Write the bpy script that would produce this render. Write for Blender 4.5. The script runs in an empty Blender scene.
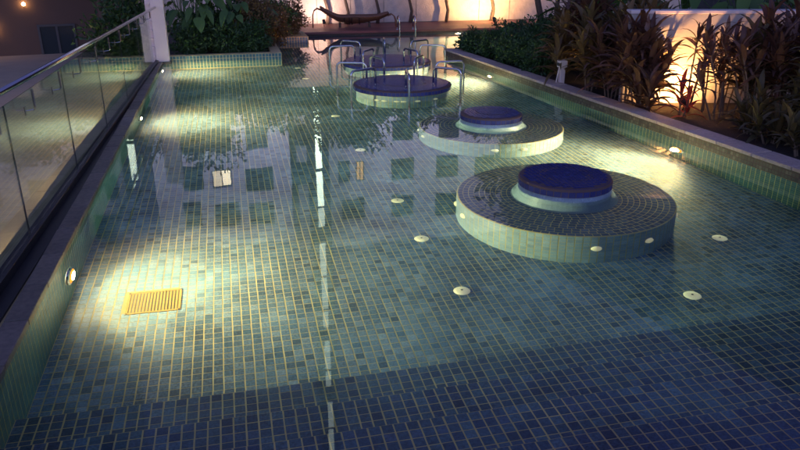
import bpy, math, random
import numpy as np
from mathutils import Vector, Matrix
random.seed(7); rng = np.random.default_rng(7)
D = bpy.data; SC = bpy.context.scene; COL = SC.collection
R = math.radians

# ---------------------------------------------------------------- camera
CAM_H = 2.55
cam_d = D.cameras.new('camera'); cam = D.objects.new('camera', cam_d); COL.objects.link(cam)
cam_d.sensor_width = 36.0; cam_d.lens = 36.0 * 700.0 / 800.0
cam_d.clip_start = 0.05; cam_d.clip_end = 2000
_fw = Vector((221 - 400, -50 - 225, 700.0)).normalized()           # world +y in camera axes (x right, y down, z forward)
_up = _fw.cross(Vector((1, 0, 0))).normalized()
if _up.y > 0: _up = -_up
_rt = _fw.cross(_up).normalized()
if _rt.x < 0: _rt = -_rt
_M = Matrix((_rt, _fw, _up))
_r, _d, _f = (_M.col[0], _M.col[1], _M.col[2])
cam.matrix_world = Matrix(((_r.x, -_d.x, -_f.x, 0), (_r.y, -_d.y, -_f.y, 0), (_r.z, -_d.z, -_f.z, CAM_H), (0, 0, 0, 1)))
SC.camera = cam

# ---------------------------------------------------------------- sky (blue hour)
W = D.worlds.new('World'); SC.world = W; W.use_nodes = True
nt = W.node_tree; nt.nodes.clear()
sky = nt.nodes.new('ShaderNodeTexSky'); sky.sky_type = 'NISHITA'; sky.sun_disc = False
sky.sun_elevation = R(-4.0); sky.sun_rotation = R(200); sky.air_density = 1.0; sky.dust_density = 1.0; sky.ozone_density = 3.0
tint = nt.nodes.new('ShaderNodeMix'); tint.data_type = 'RGBA'; tint.blend_type = 'MULTIPLY'; tint.inputs[0].default_value = 1
tint.inputs[7].default_value = (1.12, 0.88, 0.68, 1)
bg = nt.nodes.new('ShaderNodeBackground'); bg.inputs[1].default_value = 1.0
wo = nt.nodes.new('ShaderNodeOutputWorld')
nt.links.new(sky.outputs[0], tint.inputs[6]); nt.links.new(tint.outputs[2], bg.inputs[0]); nt.links.new(bg.outputs[0], wo.inputs[0])
SKY_STRENGTH = 24.0
bg.inputs[1].default_value = SKY_STRENGTH

SC.view_settings.view_transform = 'Standard'; SC.view_settings.look = 'None'
SC.view_settings.exposure = 0.18; SC.view_settings.gamma = 1.0
SC.render.engine = 'CYCLES'
cy = SC.cycles
cy.max_bounces = 12; cy.diffuse_bounces = 4; cy.glossy_bounces = 6; cy.transmission_bounces = 10; cy.transparent_max_bounces = 16
cy.caustics_refractive = True; cy.caustics_reflective = True
cy.sample_clamp_indirect = 14.0; cy.blur_glossy = 0.3
cy.use_denoising = True

# ---------------------------------------------------------------- materials
def nodes(name):
    m = D.materials.new(name); m.use_nodes = True
    t = m.node_tree; t.nodes.clear()
    o = t.nodes.new('ShaderNodeOutputMaterial')
    return m, t, o
def principled(t, o):
    p = t.nodes.new('ShaderNodeBsdfPrincipled'); t.links.new(p.outputs[0], o.inputs[0]); return p
def plain(name, c, rough=.6, metal=0, var=.25, scale=6, bump=0.0, bscale=40, spec=.5, rvar=0.0):
    m, t, o = nodes(name); p = principled(t, o)
    g = t.nodes.new('ShaderNodeNewGeometry')
    n = t.nodes.new('ShaderNodeTexNoise'); n.inputs['Scale'].default_value = scale; n.inputs['Detail'].default_value = 5
    t.links.new(g.outputs['Position'], n.inputs['Vector'])
    mx = t.nodes.new('ShaderNodeMix'); mx.data_type = 'RGBA'
    lo = tuple(x * (1 - var) for x in c) + (1,); hi = tuple(min(1, x * (1 + var)) for x in c) + (1,)
    mx.inputs[6].default_value = lo; mx.inputs[7].default_value = hi
    t.links.new(n.outputs[0], mx.inputs[0]); t.links.new(mx.outputs[2], p.inputs['Base Color'])
    p.inputs['Roughness'].default_value = rough; p.inputs['Metallic'].default_value = metal
    p.inputs['Specular IOR Level'].default_value = spec
    if rvar:
        mr = t.nodes.new('ShaderNodeMapRange'); mr.inputs[3].default_value = max(.02, rough - rvar); mr.inputs[4].default_value = rough + rvar
        t.links.new(n.outputs[0], mr.inputs[0]); t.links.new(mr.outputs[0], p.inputs['Roughness'])
    if bump:
        b = t.nodes.new('ShaderNodeBump'); b.inputs['Strength'].default_value = bump; b.inputs['Distance'].default_value = .02
        n2 = t.nodes.new('ShaderNodeTexNoise'); n2.inputs['Scale'].default_value = bscale; n2.inputs['Detail'].default_value = 4
        t.links.new(g.outputs['Position'], n2.inputs['Vector']); t.links.new(n2.outputs[0], b.inputs['Height']); t.links.new(b.outputs[0], p.inputs['Normal'])
    return m
def tile_mat(name, palette, rough=.25, speck=.35, sscale=90):
    """each tile its own colour from the palette, mottled inside"""
    m, t, o = nodes(name); p = principled(t, o)
    g = t.nodes.new('ShaderNodeNewGeometry'); oi = t.nodes.new('ShaderNodeObjectInfo')
    a = t.nodes.new('ShaderNodeMath'); a.operation = 'ADD'; f = t.nodes.new('ShaderNodeMath'); f.operation = 'FRACT'
    t.links.new(g.outputs['Random Per Island'], a.inputs[0]); t.links.new(oi.outputs['Random'], a.inputs[1]); t.links.new(a.outputs[0], f.inputs[0])
    cr = t.nodes.new('ShaderNodeValToRGB'); e = cr.color_ramp.elements
    while len(e) < len(palette): e.new(.5)
    for i, c in enumerate(palette):
        e[i].position = i / (len(palette) - 1); e[i].color = tuple(c) + (1,)
    t.links.new(f.outputs[0], cr.inputs[0])
    n = t.nodes.new('ShaderNodeTexNoise'); n.inputs['Scale'].default_value = sscale; n.inputs['Detail'].default_value = 4
    t.links.new(g.outputs['Position'], n.inputs['Vector'])
    n3 = t.nodes.new('ShaderNodeTexNoise'); n3.inputs['Scale'].default_value = 1.3; n3.inputs['Detail'].default_value = 3
    t.links.new(g.outputs['Position'], n3.inputs['Vector'])
    ad = t.nodes.new('ShaderNodeMath'); ad.operation = 'ADD'; t.links.new(n.outputs[0], ad.inputs[0]); t.links.new(n3.outputs[0], ad.inputs[1])
    mr = t.nodes.new('ShaderNodeMapRange'); mr.inputs[1].default_value = .6; mr.inputs[2].default_value = 1.4
    mr.inputs[3].default_value = 1 - speck; mr.inputs[4].default_value = 1 + speck
    t.links.new(ad.outputs[0], mr.inputs[0])
    mu = t.nodes.new('ShaderNodeMix'); mu.data_type = 'RGBA'; mu.blend_type = 'MULTIPLY'; mu.inputs[0].default_value = 1
    cb = t.nodes.new('ShaderNodeCombineColor')
    for i in range(3): t.links.new(mr.outputs[0], cb.inputs[i])
    t.links.new(cr.outputs[0], mu.inputs[6]); t.links.new(cb.outputs[0], mu.inputs[7]); t.links.new(mu.outputs[2], p.inputs['Base Color'])
    p.inputs['Roughness'].default_value = rough
    b = t.nodes.new('ShaderNodeBump'); b.inputs['Strength'].default_value = .12; b.inputs['Distance'].default_value = .002
    n2 = t.nodes.new('ShaderNodeTexNoise'); n2.inputs['Scale'].default_value = 45
    t.links.new(g.outputs['Position'], n2.inputs['Vector']); t.links.new(n2.outputs[0], b.inputs['Height']); t.links.new(b.outputs[0], p.inputs['Normal'])
    return m
def emit(name, c, s):
    m, t, o = nodes(name); e = t.nodes.new('ShaderNodeEmission'); e.inputs[0].default_value = tuple(c) + (1,); e.inputs[1].default_value = s
    t.links.new(e.outputs[0], o.inputs[0]); return m
def leaf_mat(name, c1, c2, rough=.45, trans=.25):
    m, t, o = nodes(name)
    p = t.nodes.new('ShaderNodeBsdfPrincipled'); tr = t.nodes.new('ShaderNodeBsdfTranslucent'); ms = t.nodes.new('ShaderNodeMixShader')
    g = t.nodes.new('ShaderNodeNewGeometry'); oi = t.nodes.new('ShaderNodeObjectInfo')
    a = t.nodes.new('ShaderNodeMath'); a.operation = 'ADD'; f = t.nodes.new('ShaderNodeMath'); f.operation = 'FRACT'
    t.links.new(g.outputs['Random Per Island'], a.inputs[0]); t.links.new(oi.outputs['Random'], a.inputs[1]); t.links.new(a.outputs[0], f.inputs[0])
    mx = t.nodes.new('ShaderNodeMix'); mx.data_type = 'RGBA'; mx.inputs[6].default_value = tuple(c1) + (1,); mx.inputs[7].default_value = tuple(c2) + (1,)
    t.links.new(f.outputs[0], mx.inputs[0]); t.links.new(mx.outputs[2], p.inputs['Base Color']); t.links.new(mx.outputs[2], tr.inputs[0])
    p.inputs['Roughness'].default_value = rough; ms.inputs[0].default_value = trans
    t.links.new(p.outputs[0], ms.inputs[1]); t.links.new(tr.outputs[0], ms.inputs[2]); t.links.new(ms.outputs[0], o.inputs[0])
    return m
M = {}
M['grout'] = plain('grout', (.58, .45, .20), .8, var=.5, scale=2.2)
M['floor_tile'] = tile_mat('floor_tile', [(.030, .068, .108), (.112, .178, .25), (.072, .14, .205), (.165, .238, .315), (.044, .104, .17), (.132, .206, .29)], .42, .85, 55)
M['step_tile'] = tile_mat('step_tile', [(.020, .040, .075), (.058, .112, .175), (.036, .076, .12), (.088, .16, .22), (.030, .062, .115), (.066, .108, .185)], .3, .75, 55)
M['wall_tile'] = tile_mat('wall_tile', [(.016, .085, .11), (.028, .12, .145), (.022, .10, .125), (.045, .15, .17)], .35)
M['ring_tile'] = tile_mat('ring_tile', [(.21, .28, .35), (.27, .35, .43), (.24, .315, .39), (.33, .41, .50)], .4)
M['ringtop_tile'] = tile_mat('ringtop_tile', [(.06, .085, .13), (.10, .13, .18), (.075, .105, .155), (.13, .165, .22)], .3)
M['cap_tile'] = tile_mat('cap_tile', [(.03, .036, .15), (.045, .052, .20), (.036, .043, .17), (.06, .07, .24)], .22)
M['grout_dark'] = plain('grout_dark', (.13, .075, .06), .8)
M['coping_dark'] = tile_mat('coping_dark', [(.15, .115, .085), (.23, .175, .125), (.18, .14, .10), (.26, .195, .15)], .5, .45, 22)
M['coping_brown'] = tile_mat('coping_brown', [(.44, .31, .24), (.55, .40, .31), (.48, .35, .28), (.60, .44, .36)], .6, .35, 22)
M['trim_tile'] = tile_mat('trim_tile', [(.06, .05, .035), (.13, .10, .06), (.09, .07, .045), (.20, .16, .10)], .4)
M['concrete'] = plain('concrete', (.22, .21, .20), .85, var=.2, bump=.3)
M['soil'] = plain('soil', (.045, .032, .022), .95, var=.5, scale=14, bump=.8, bscale=25)
M['tan_paving'] = plain('tan_paving', (.34, .29, .22), .8, var=.2, scale=1.5, bump=.3)
M['asphalt'] = plain('asphalt', (.05, .05, .05), .9, var=.3)
M['steel'] = plain('steel', (.62, .60, .58), .16, 1, var=.08, rvar=.06)
M['dark_metal'] = plain('dark_metal', (.03, .03, .032), .45, .3)
M['brass'] = plain('brass', (.26, .185, .055), .45, .5, var=.25, scale=30)
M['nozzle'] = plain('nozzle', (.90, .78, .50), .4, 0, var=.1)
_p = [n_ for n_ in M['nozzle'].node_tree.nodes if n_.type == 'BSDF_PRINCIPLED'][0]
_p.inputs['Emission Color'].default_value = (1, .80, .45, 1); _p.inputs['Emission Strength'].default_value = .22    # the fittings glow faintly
M['white_paint'] = plain('white_paint', (.72, .60, .55), .55, var=.08, scale=4, bump=.1)
M['garden_wall'] = plain('garden_wall', (.42, .38, .33), .8, var=.12, scale=2.2, bump=.25, bscale=30)
M['stone_wall'] = plain('stone_wall', (.62, .48, .38), .5, var=.3, scale=5, bump=.9, bscale=22, rvar=.2)
M['deck_board'] = tile_mat('deck_board', [(.19, .055, .048), (.25, .075, .06), (.16, .048, .045)], .5)
M['wicker'] = plain('wicker', (.22, .10, .055), .6, var=.35, scale=40, bump=.5, bscale=90)
M['wicker_dark'] = plain('wicker_dark', (.06, .03, .02), .6)
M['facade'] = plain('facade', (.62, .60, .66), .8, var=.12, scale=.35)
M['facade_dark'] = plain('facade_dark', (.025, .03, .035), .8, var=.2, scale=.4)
M['window_dark'] = plain('window_dark', (.02, .03, .035), .08, var=.1)
M['frame'] = plain('frame', (.05, .05, .055), .5)
M['lit_warm'] = emit('lit_warm', (1.0, .85, .6), 4.0)
M['lit_soft'] = emit('lit_soft', (1.0, .82, .6), 2.2)
M['lit_orange'] = emit('lit_orange', (1.0, .55, .22), 1.6)
M['lit_white'] = emit('lit_white', (.85, 1.0, .82), 5.0)
M['lit_dim'] = emit('lit_dim', (.85, 1.0, .85), 2.5)
M['pool_lens'] = emit('pool_lens', (1.0, .74, .42), 560.0)
M['pool_reflector'] = emit('pool_reflector', (1.0, .26, .02), 2.2)  # amber emission standing in for the halo around each pool lamp
M['spot_lens'] = emit('spot_lens', (1.0, .62, .25), 60.0)
M['brown'] = plain('brown', (.10, .06, .045), .8, var=.2, scale=.8)
M['lamp_globe'] = emit('lamp_globe', (1.0, .55, .22), 40.0)
M['bark'] = plain('bark', (.10, .065, .045), .9, var=.4, scale=12, bump=.7)
M['cane'] = plain('cane', (.17, .11, .07), .8, var=.3, scale=20, bump=.4)
M['leaf_dark'] = leaf_mat('leaf_dark', (.022, .06, .018), (.06, .13, .035))
M['leaf_mid'] = leaf_mat('leaf_mid', (.05, .11, .025), (.11, .20, .04))
M['leaf_red'] = leaf_mat('leaf_red', (.085, .038, .028), (.19, .09, .05))
M['leaf_crimson'] = leaf_mat('leaf_crimson', (.38, .04, .03), (.55, .09, .06))
M['leaf_bronze'] = leaf_mat('leaf_bronze', (.08, .065, .025), (.17, .12, .045))
M['leaf_tan'] = leaf_mat('leaf_tan', (.13, .08, .03), (.22, .14, .05))

# glass of the balustrade: thin, clear, reflecting by angle
m, t, o = nodes('clear_glass')
tr = t.nodes.new('ShaderNodeBsdfTransparent'); tr.inputs[0].default_value = (.86, .92, .89, 1)
gl = t.nodes.new('ShaderNodeBsdfGlossy'); gl.inputs['Roughness'].default_value = .0
fr = t.nodes.new('ShaderNodeFresnel'); 
gg = t.nodes.new('ShaderNodeNewGeometry'); mi = t.nodes.new('ShaderNodeMapRange'); mi.inputs[3].default_value = 1.9; mi.inputs[4].default_value = 1 / 1.9
t.links.new(gg.outputs['Backfacing'], mi.inputs[0]); t.links.new(mi.outputs[0], fr.inputs[0])      # same reflectance on leaving the pane as on entering
ms = t.nodes.new('ShaderNodeMixShader')
t.links.new(fr.outputs[0], ms.inputs[0]); t.links.new(tr.outputs[0], ms.inputs[1]); t.links.new(gl.outputs[0], ms.inputs[2]); t.links.new(ms.outputs[0], o.inputs[0])
M['glass'] = m
# pool water: refracting surface, faintly rippled, slightly green body
m, t, o = nodes('pool_water')
gb = t.nodes.new('ShaderNodeBsdfGlass'); gb.inputs['Roughness'].default_value = 0; gb.inputs['IOR'].default_value = 1.333
g = t.nodes.new('ShaderNodeNewGeometry'); n = t.nodes.new('ShaderNodeTexNoise'); n.inputs['Scale'].default_value = 1.3; n.inputs['Detail'].default_value = 2
t.links.new(g.outputs['Position'], n.inputs['Vector'])
b = t.nodes.new('ShaderNodeBump'); b.inputs['Strength'].default_value = .065; b.inputs['Distance'].default_value = .02
t.links.new(n.outputs[0], b.inputs['Height']); t.links.new(b.outputs[0], gb.inputs['Normal'])
va = t.nodes.new('ShaderNodeVolumeAbsorption'); va.inputs[0].default_value = (.22, .87, .96, 1); va.inputs[1].default_value = .17
vsc = t.nodes.new('ShaderNodeVolumeScatter'); vsc.inputs['Color'].default_value = (.9, .95, .9, 1); vsc.inputs['Density'].default_value = .016; vsc.inputs['Anisotropy'].default_value = .2
vadd = t.nodes.new('ShaderNodeAddShader'); t.links.new(va.outputs[0], vadd.inputs[0]); t.links.new(vsc.outputs[0], vadd.inputs[1])
t.links.new(gb.outputs[0], o.inputs[0]); t.links.new(vadd.outputs[0], o.inputs[1])
M['water'] = m

# ---------------------------------------------------------------- mesh helpers
class MB:
    def __init__(s): s.v = []; s.f = []
    def add(s, vs, fs):
        n = len(s.v); s.v += [tuple(p) for p in vs]; s.f += [tuple(i + n for i in f) for f in fs]; return s
    def box(s, x0, x1, y0, y1, z0, z1):
        return s.add([(x0, y0, z0), (x1, y0, z0), (x1, y1, z0), (x0, y1, z0), (x0, y0, z1), (x1, y0, z1), (x1, y1, z1), (x0, y1, z1)],
                     [(3, 2, 1, 0), (4, 5, 6, 7), (0, 1, 5, 4), (1, 2, 6, 5), (2, 3, 7, 6), (3, 0, 4, 7)])
    def prism(s, poly, z0, z1):
        k = len(poly); vs = [(x, y, z0) for x, y in poly] + [(x, y, z1) for x, y in poly]
        return s.add(vs, [tuple(range(k - 1, -1, -1)), tuple(range(k, 2 * k))] + [(i, (i + 1) % k, k + (i + 1) % k, k + i) for i in range(k)])
    def tube(s, pts, rad, k=8, cap=True):
        pts = [Vector(p) for p in pts]; n = len(pts)
        if not hasattr(rad, '__len__'): rad = [rad] * n
        prev = None; vs = []
        for i, p in enumerate(pts):
            d = (pts[min(i + 1, n - 1)] - pts[max(i - 1, 0)]).normalized()
            if prev is None:
                a = d.orthogonal().normalized()
            else:
                a = (prev - d * prev.dot(d)); a = a.normalized() if a.length > 1e-6 else d.orthogonal().normalized()
            prev = a; b = d.cross(a)
            for j in range(k):
                w = 2 * math.pi * j / k; vs.append(p + (a * math.cos(w) + b * math.sin(w)) * rad[i])
        fs = [(i * k + j, i * k + (j + 1) % k, (i + 1) * k + (j + 1) % k, (i + 1) * k + j) for i in range(n - 1) for j in range(k)]
        if cap: fs += [tuple(range(k - 1, -1, -1)), tuple(range((n - 1) * k, n * k))]
        return s.add(vs, fs)
    def lathe(s, prof, k=48, c=(0, 0)):
        vs = [(c[0] + r * math.cos(2 * math.pi * j / k), c[1] + r * math.sin(2 * math.pi * j / k), z) for r, z in prof for j in range(k)]
        fs = [(i * k + j, i * k + (j + 1) % k, (i + 1) * k + (j + 1) % k, (i + 1) * k + j) for i in range(len(prof) - 1) for j in range(k)]
        return s.add(vs, fs)
    def mesh(s, name, mat, smooth=False):
        me = D.meshes.new(name); me.from_pydata(s.v, [], s.f); me.update()
        me.materials.append(mat)
        if smooth: me.shade_smooth()
        return me
    def build(s, name, mat, parent=None, smooth=False, loc=None):
        return obj(name, s.mesh(name, mat, smooth), parent, loc)
def obj(name, me, parent=None, loc=None):
    o = D.objects.new(name, me); COL.objects.link(o)
    if loc is not None: o.location = loc
    if parent is not None: o.parent = parent
    return o
def tag(o, label, cat, group=None):
    o['label'] = label; o['category'] = cat
    if group: o['group'] = group
    return o
def thing(name, label, cat, loc=(0, 0, 0), rz=0, group=None):
    o = D.objects.new(name, None); COL.objects.link(o); o.location = loc; o.rotation_euler = (0, 0, rz); o.empty_display_size = .1
    return tag(o, label, cat, group)
def struct(o): o['kind'] = 'structure'; return o
def stuff(o): o['kind'] = 'stuff'; return o
def bevel(o, w, seg=2):
    md = o.modifiers.new('bevel', 'BEVEL'); md.width = w; md.segments = seg; md.limit_method = 'ANGLE'; return o
def copy_tree(o, parent=None):
    c = o.copy(); COL.objects.link(c); c.parent = parent
    for ch in list(o.children):
        copy_tree(ch, c)
    return c
def spot(g, loc, target, energy, size=R(110), blend=.8, col=(1, .58, .24), rad=.03):
    l = D.lights.new('lamp', 'SPOT'); l.energy = energy; l.spot_size = size; l.spot_blend = blend; l.color = col; l.shadow_soft_size = rad
    o = D.objects.new('bulb', l); COL.objects.link(o); o.parent = g; o.location = loc
    o.rotation_euler = (Vector(target) - Vector(loc)).to_track_quat('-Z', 'Y').to_euler()
TILE = .079
def tile_arrays(centres, U, V, N, hu, hv, h=.001, ins=.001):
    """raised bevelled tiles: arrays (n,3) of centres and axes (n,3) or (3,)"""
    C = np.asarray(centres, float); n = len(C); j_ = rng.normal(0, .0007, (n, 2, 1))
    U = np.broadcast_to(np.asarray(U, float), (n, 3)); V = np.broadcast_to(np.asarray(V, float), (n, 3)); N = np.broadcast_to(np.asarray(N, float), (n, 3))
    C = C + U * j_[:, 0] + V * j_[:, 1]
    vs = []
    hh = h * rng.uniform(.6, 1.3, (n, 1))
    for (i, z) in ((0, 0), (ins, 1)):
        for a, b2 in ((-1, -1), (1, -1), (1, 1), (-1, 1)):
            vs.append(C + U * (a * (hu - i)) + V * (b2 * (hv - i)) + N * (hh if z else -.001))
    vs = np.stack(vs, 1).reshape(-1, 3)
    f = np.array([(4, 5, 6, 7), (0, 1, 5, 4), (1, 2, 6, 5), (2, 3, 7, 6), (3, 0, 4, 7)])
    fs = (np.arange(n)[:, None, None] * 8 + f[None]).reshape(-1, 4)
    return vs, fs
def np_mesh(name, vs, fs, mat):
    me = D.meshes.new(name); nv, nf = len(vs), len(fs)
    me.vertices.add(nv); me.vertices.foreach_set('co', np.asarray(vs, np.float32).ravel())
    k = fs.shape[1]
    me.loops.add(nf * k); me.loops.foreach_set('vertex_index', fs.astype(np.int32).ravel())
    me.polygons.add(nf); me.polygons.foreach_set('loop_start', np.arange(0, nf * k, k, dtype=np.int32)); me.polygons.foreach_set('loop_total', np.full(nf, k, np.int32))
    me.update(calc_edges=True); me.validate(); me.shade_flat(); me.materials.append(mat); return me
def tile_stuff(name, centres, U, V, N, hu, hv, mat, parent, **kw):
    vs, fs = tile_arrays(centres, U, V, N, hu, hv, **kw)
    return stuff(obj(name, np_mesh(name, vs, fs, mat), parent))
def tile_parts(me, centres, parent, rot=None):
    for i, c in enumerate(centres):
        o = obj('tile', me, parent, (c[0] + random.gauss(0, .0007), c[1] + random.gauss(0, .0007), c[2]))
        if rot is not None: o.rotation_euler = rot[i]
GX, GY = .0095, .005                                                  # joint widths
HX, HY = (TILE - GX) / 2, (TILE - GY) / 2

# ---------------------------------------------------------------- pool shell
def EX(y): return 6.36 - .083 * (y - 6.5)                            # right-hand waterline
XL, Y0, YP, YF = -1.60, 2.45, 18.05, 22.95                           # left wall, near end, planter front, far deck
YR = 17.85                                                          # end of the right-hand planter
PX = 1.25                                                           # right corner of the left-hand planter
ZF = -.95
ground = struct(MB().box(-500, 500, -300, 700, -7.6, -7.5).build('ground', M['asphalt']))
struct(MB().box(-2.16, 30, -6, 34, -7.5, -1.3).build('podium', M['concrete']))
fl = struct(MB().box(-1.9, 20, 2.2, 23.2, -1.2, ZF).build('pool_floor', M['grout']))
near_floor = []; rest = []
nx = int((15 - XL) / TILE); ny = int((YF - 4.2) / TILE)
drain_x, drain_y = (-1.09, -.63), (5.84, 6.22)
for j in range(ny):
    y = 4.36 + (j + .5) * TILE
    for i in range(nx):
        x = XL + (i + .5) * TILE
        if y < YR and x - TILE / 2 > EX(y): continue
        if y > YP + .1 and x + TILE / 2 < PX: continue
        if y > YF + .05: continue
        if drain_x[0] < x < drain_x[1] and drain_y[0] < y < drain_y[1]: continue
        (near_floor if (j < 5 and -1.45 < x < 3.2) else rest).append((x, y, ZF))
one = MB(); vs, fs = tile_arrays([(0, 0, 0)], (1, 0, 0), (0, 1, 0), (0, 0, 1), HX, HY)
floor_me = np_mesh('tile', vs, fs, M['floor_tile']); step_me = np_mesh('tile', vs, fs, M['step_tile'])
near_floor = near_floor[:300]
tile_parts(floor_me, near_floor, fl)
tile_stuff('tile_mosaic', rest, (1, 0, 0), (0, 1, 0), (0, 0, 1), HX, HY, M['floor_tile'], fl)
# steps at the near end, climbing towards the terrace
steps = [(4.36, 3.90, -.71), (3.90, 3.43, -.47), (3.43, 2.95, -.23), (2.95, Y0 - .1, -.035)]
for k, (ya, yb, z) in enumerate(steps):
    s = struct(MB().box(-1.75, 6.9, 2.2 if k == 3 else yb - .05, ya, ZF - .1, z).build('pool_step', M['grout']))
    near, far = [], []
    nyk = int(round((ya - yb) / TILE)); 
    for j in range(nyk):
        y = ya - (j + .5) * TILE
        if y < yb: continue
        for i in range(int(8.5 / TILE)):
            x = XL + (i + .5) * TILE
            if x > EX(y) + .05: continue
            (near if len(near) < 300 and -1.3 < x < 4.0 + .3 * k and j < 5 else far).append((x, y, z))
    tile_parts(step_me, near, s)
    nz = int((z - (steps[k - 1][2] if k else ZF)) / TILE + .5)
    if far: tile_stuff('tile_mosaic', far, (1, 0, 0), (0, 1, 0), (0, 0, 1), HX, HY, M['step_tile'], s)
    ris = [(XL + (i + .5) * TILE, ya, z - (j + .5) * TILE) for i in range(int(8.0 / TILE)) for j in range(nz)]
    if ris: tile_stuff('riser_mosaic', ris, (1, 0, 0), (0, 0, 1), (0, 1, 0), HX, HY, M['step_tile'], s)
def wall_tiles(p0, p1, z0, z1, normal, parent, mat='wall_tile', skip=None):
    p0 = np.array(p0, float); p1 = np.array(p1, float); L = np.linalg.norm(p1 - p0); u = (p1 - p0) / L
    cs = []
    for i in range(int(L / TILE)):
        for j in range(int((z1 - z0) / TILE)):
            q = p0 + u * (i + .5) * TILE; z = z1 - (j + .5) * TILE
            cs.append((q[0], q[1], z))
    tile_stuff('tile_mosaic', cs, (u[0], u[1], 0), (0, 0, 1), (normal[0], normal[1], 0), HX, HY, M[mat], parent)
wl = struct(MB().box(-2.16, XL, 2.2, 27.5, -1.25, .0).build('pool_wall_left', M['grout']))
wall_tiles((XL, Y0), (XL, YP), ZF, -.002, (1, 0), wl)
wr = struct(MB().prism([(EX(2.2), 2.2), (EX(2.2) + .33, 2.2), (EX(YR) + .33, YR), (EX(YR), YR)], -1.25, .0).build('pool_wall_right', M['grout']))
nr = Vector((-1, -.083)).normalized()
wall_tiles((EX(Y0), Y0), (EX(YR), YR), ZF, -.002, (nr.x, nr.y), wr)
wr2 = struct(MB().box(EX(YR) + .001, 16, YR - .3, YR, -1.25, .0).build('pool_wall_back', M['grout']))
wall_tiles((EX(YR), YR), (16, YR), ZF, -.002, (0, 1), wr2)
wp = struct(MB().box(XL + .001, PX, YP, YP + .25, -1.25, .16).build('planter_wall', M['grout']))
wall_tiles((XL, YP), (PX, YP), ZF, .155, (0, -1), wp, 'wall_tile')
wp2 = struct(MB().box(PX - .25, PX, YP + .251, YF + .2, -1.25, .16).build('planter_wall', M['grout']))
wall_tiles((PX, YP + .25), (PX, YF), ZF, .155, (1, 0), wp2, 'floor_tile')
wf = struct(MB().box(PX + .001, 16, YF, YF + .3, -1.25, -.001).build('pool_wall_far', M['grout']))
wall_tiles((PX, YF), (16, YF), ZF, -.002, (0, -1), wf, 'ringtop_tile')
wn = struct(MB().box(XL, EX(2.2), 2.0, 2.4, -1.25, .0).build('pool_wall_near', M['grout']))
struct(MB().box(-2.1, 9, -5, 1.55, -1.29, .93).build('viewing_terrace', M['concrete']))
# water
poly = [(XL - .02, Y0 - .06), (EX(Y0) + .02, Y0 - .06), (EX(YR) + .02, YR + .0), (15.9, YR - .02), (15.9, YF + .02), (PX - .02, YF + .02), (PX - .02, YP + .02), (XL - .02, YP + .02)]
wm = MB().prism(poly, ZF - .06, 0.0)
struct(wm.build('water', M['water']))
# soil of the beds
struct(MB().prism([(EX(2.2) + .331, 2.2), (EX(YR) + .331, YR - .301), (16, YR - .301), (16, 2.2)], -1.25, .10).build('planting_bed', M['soil']))
struct(MB().box(XL - .2, PX - .251, YP + .251, 27.2, -1.25, .10).build('planting_bed', M['soil']))

wp3 = struct(MB().box(PX + .001, 2.3, 21.4, YF - .001, -1.2, .16).build('planter_wall', M['grout']))
wall_tiles((PX, 21.4), (2.3, 21.4), ZF, .155, (0, -1), wp3, 'floor_tile'); wall_tiles((2.3, 21.4), (2.3, YF), ZF, .155, (1, 0), wp3, 'floor_tile')
# ---------------------------------------------------------------- coping
LC = .62
cs_me = MB().box(-.055, .115, -.302, .302, .0, .055).mesh('coping_stone', M['coping_dark'])
cl = thing('stone_coping', 'dark slate coping running below the glass balustrade', 'coping', (XL - .10, 2.5, .001))
for i in range(25):
    o = bevel(obj('coping_stone', cs_me, cl, (random.uniform(-.003, .003), .31 + i * LC, random.uniform(0, .002))), .008)
cr_ = thing('stone_coping', 'brown stone coping along the planted bed with shrubs', 'coping', (EX(2.3), 2.3, 0), math.atan(.083))
cr_me = MB().box(-.05, .285, -.302, .302, .135, .18).mesh('coping_stone', M['coping_brown'])
for i in range(25):
    bevel(obj('coping_stone', cr_me, cr_, (random.uniform(-.003, .003), .31 + i * LC, random.uniform(0, .002))), .008)
MB().box(0, .28, 0, 15.5, .001, .134).build('coping_core', M['grout_dark'], cr_)
tile_stuff('trim_mosaic', [(0, .03 + i * .05, .03 + j * .05) for i in range(308) for j in range(3) if j < 2 or 1], (0, 1, 0), (0, 0, 1), (-1, 0, 0), .021, .021, M['trim_tile'], cr_)
cb_ = thing('stone_coping', 'brown stone coping at the far end behind the hedge', 'coping', (EX(YR), YR - .3, 0))
for i in range(16):
    bevel(MB().box(.34 + i * .63, .34 + i * .63 + .62, -.02, .33, .001, .18).build('coping_stone', M['coping_brown'], cb_), .008)

# ---------------------------------------------------------------- glass balustrade
def gxl(y): return -1.95 + .02 * (y - 6)
ba = math.atan(-.02)
bal = thing('glass_balustrade', 'frameless glass balustrade with round steel handrail beside the pool', 'balustrade', (gxl(2.2), 2.2, 0), ba)
MB().box(-.12, .16, 0, 16.2, .001, .02).build('base_ledge', M['dark_metal'], bal)
bevel(MB().box(-.04, .04, 0, 16.2, .021, .10).build('base_channel', M['dark_metal'], bal), .005)
PW = 2.13
panel_me = MB().box(-.006, .006, .006, PW - .006, .101, 1.30).mesh('glass_panel', M['glass'])
for i in range(7):
    obj('glass_panel', panel_me, bal, (0, i * PW + .15, 0))
    MB().box(-.007, .007, i * PW + .145, i * PW + .154, .101, 1.30).build('joint_seal', M['dark_metal'], bal)
MB().tube([(.10, -.5, 1.54), (.10, 15.72, 1.305)], .027, 14).build('handrail', M['steel'], bal, True)
br_me = MB().tube([(.008, 0, 1.14), (.085, 0, 1.15), (.10, 0, 1.17), (.10, 0, 1.34)], [.006, .006, .012, .012], 8).box(.006, .014, -.022, .022, 1.10, 1.18).mesh('bracket', M['steel'])
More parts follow.
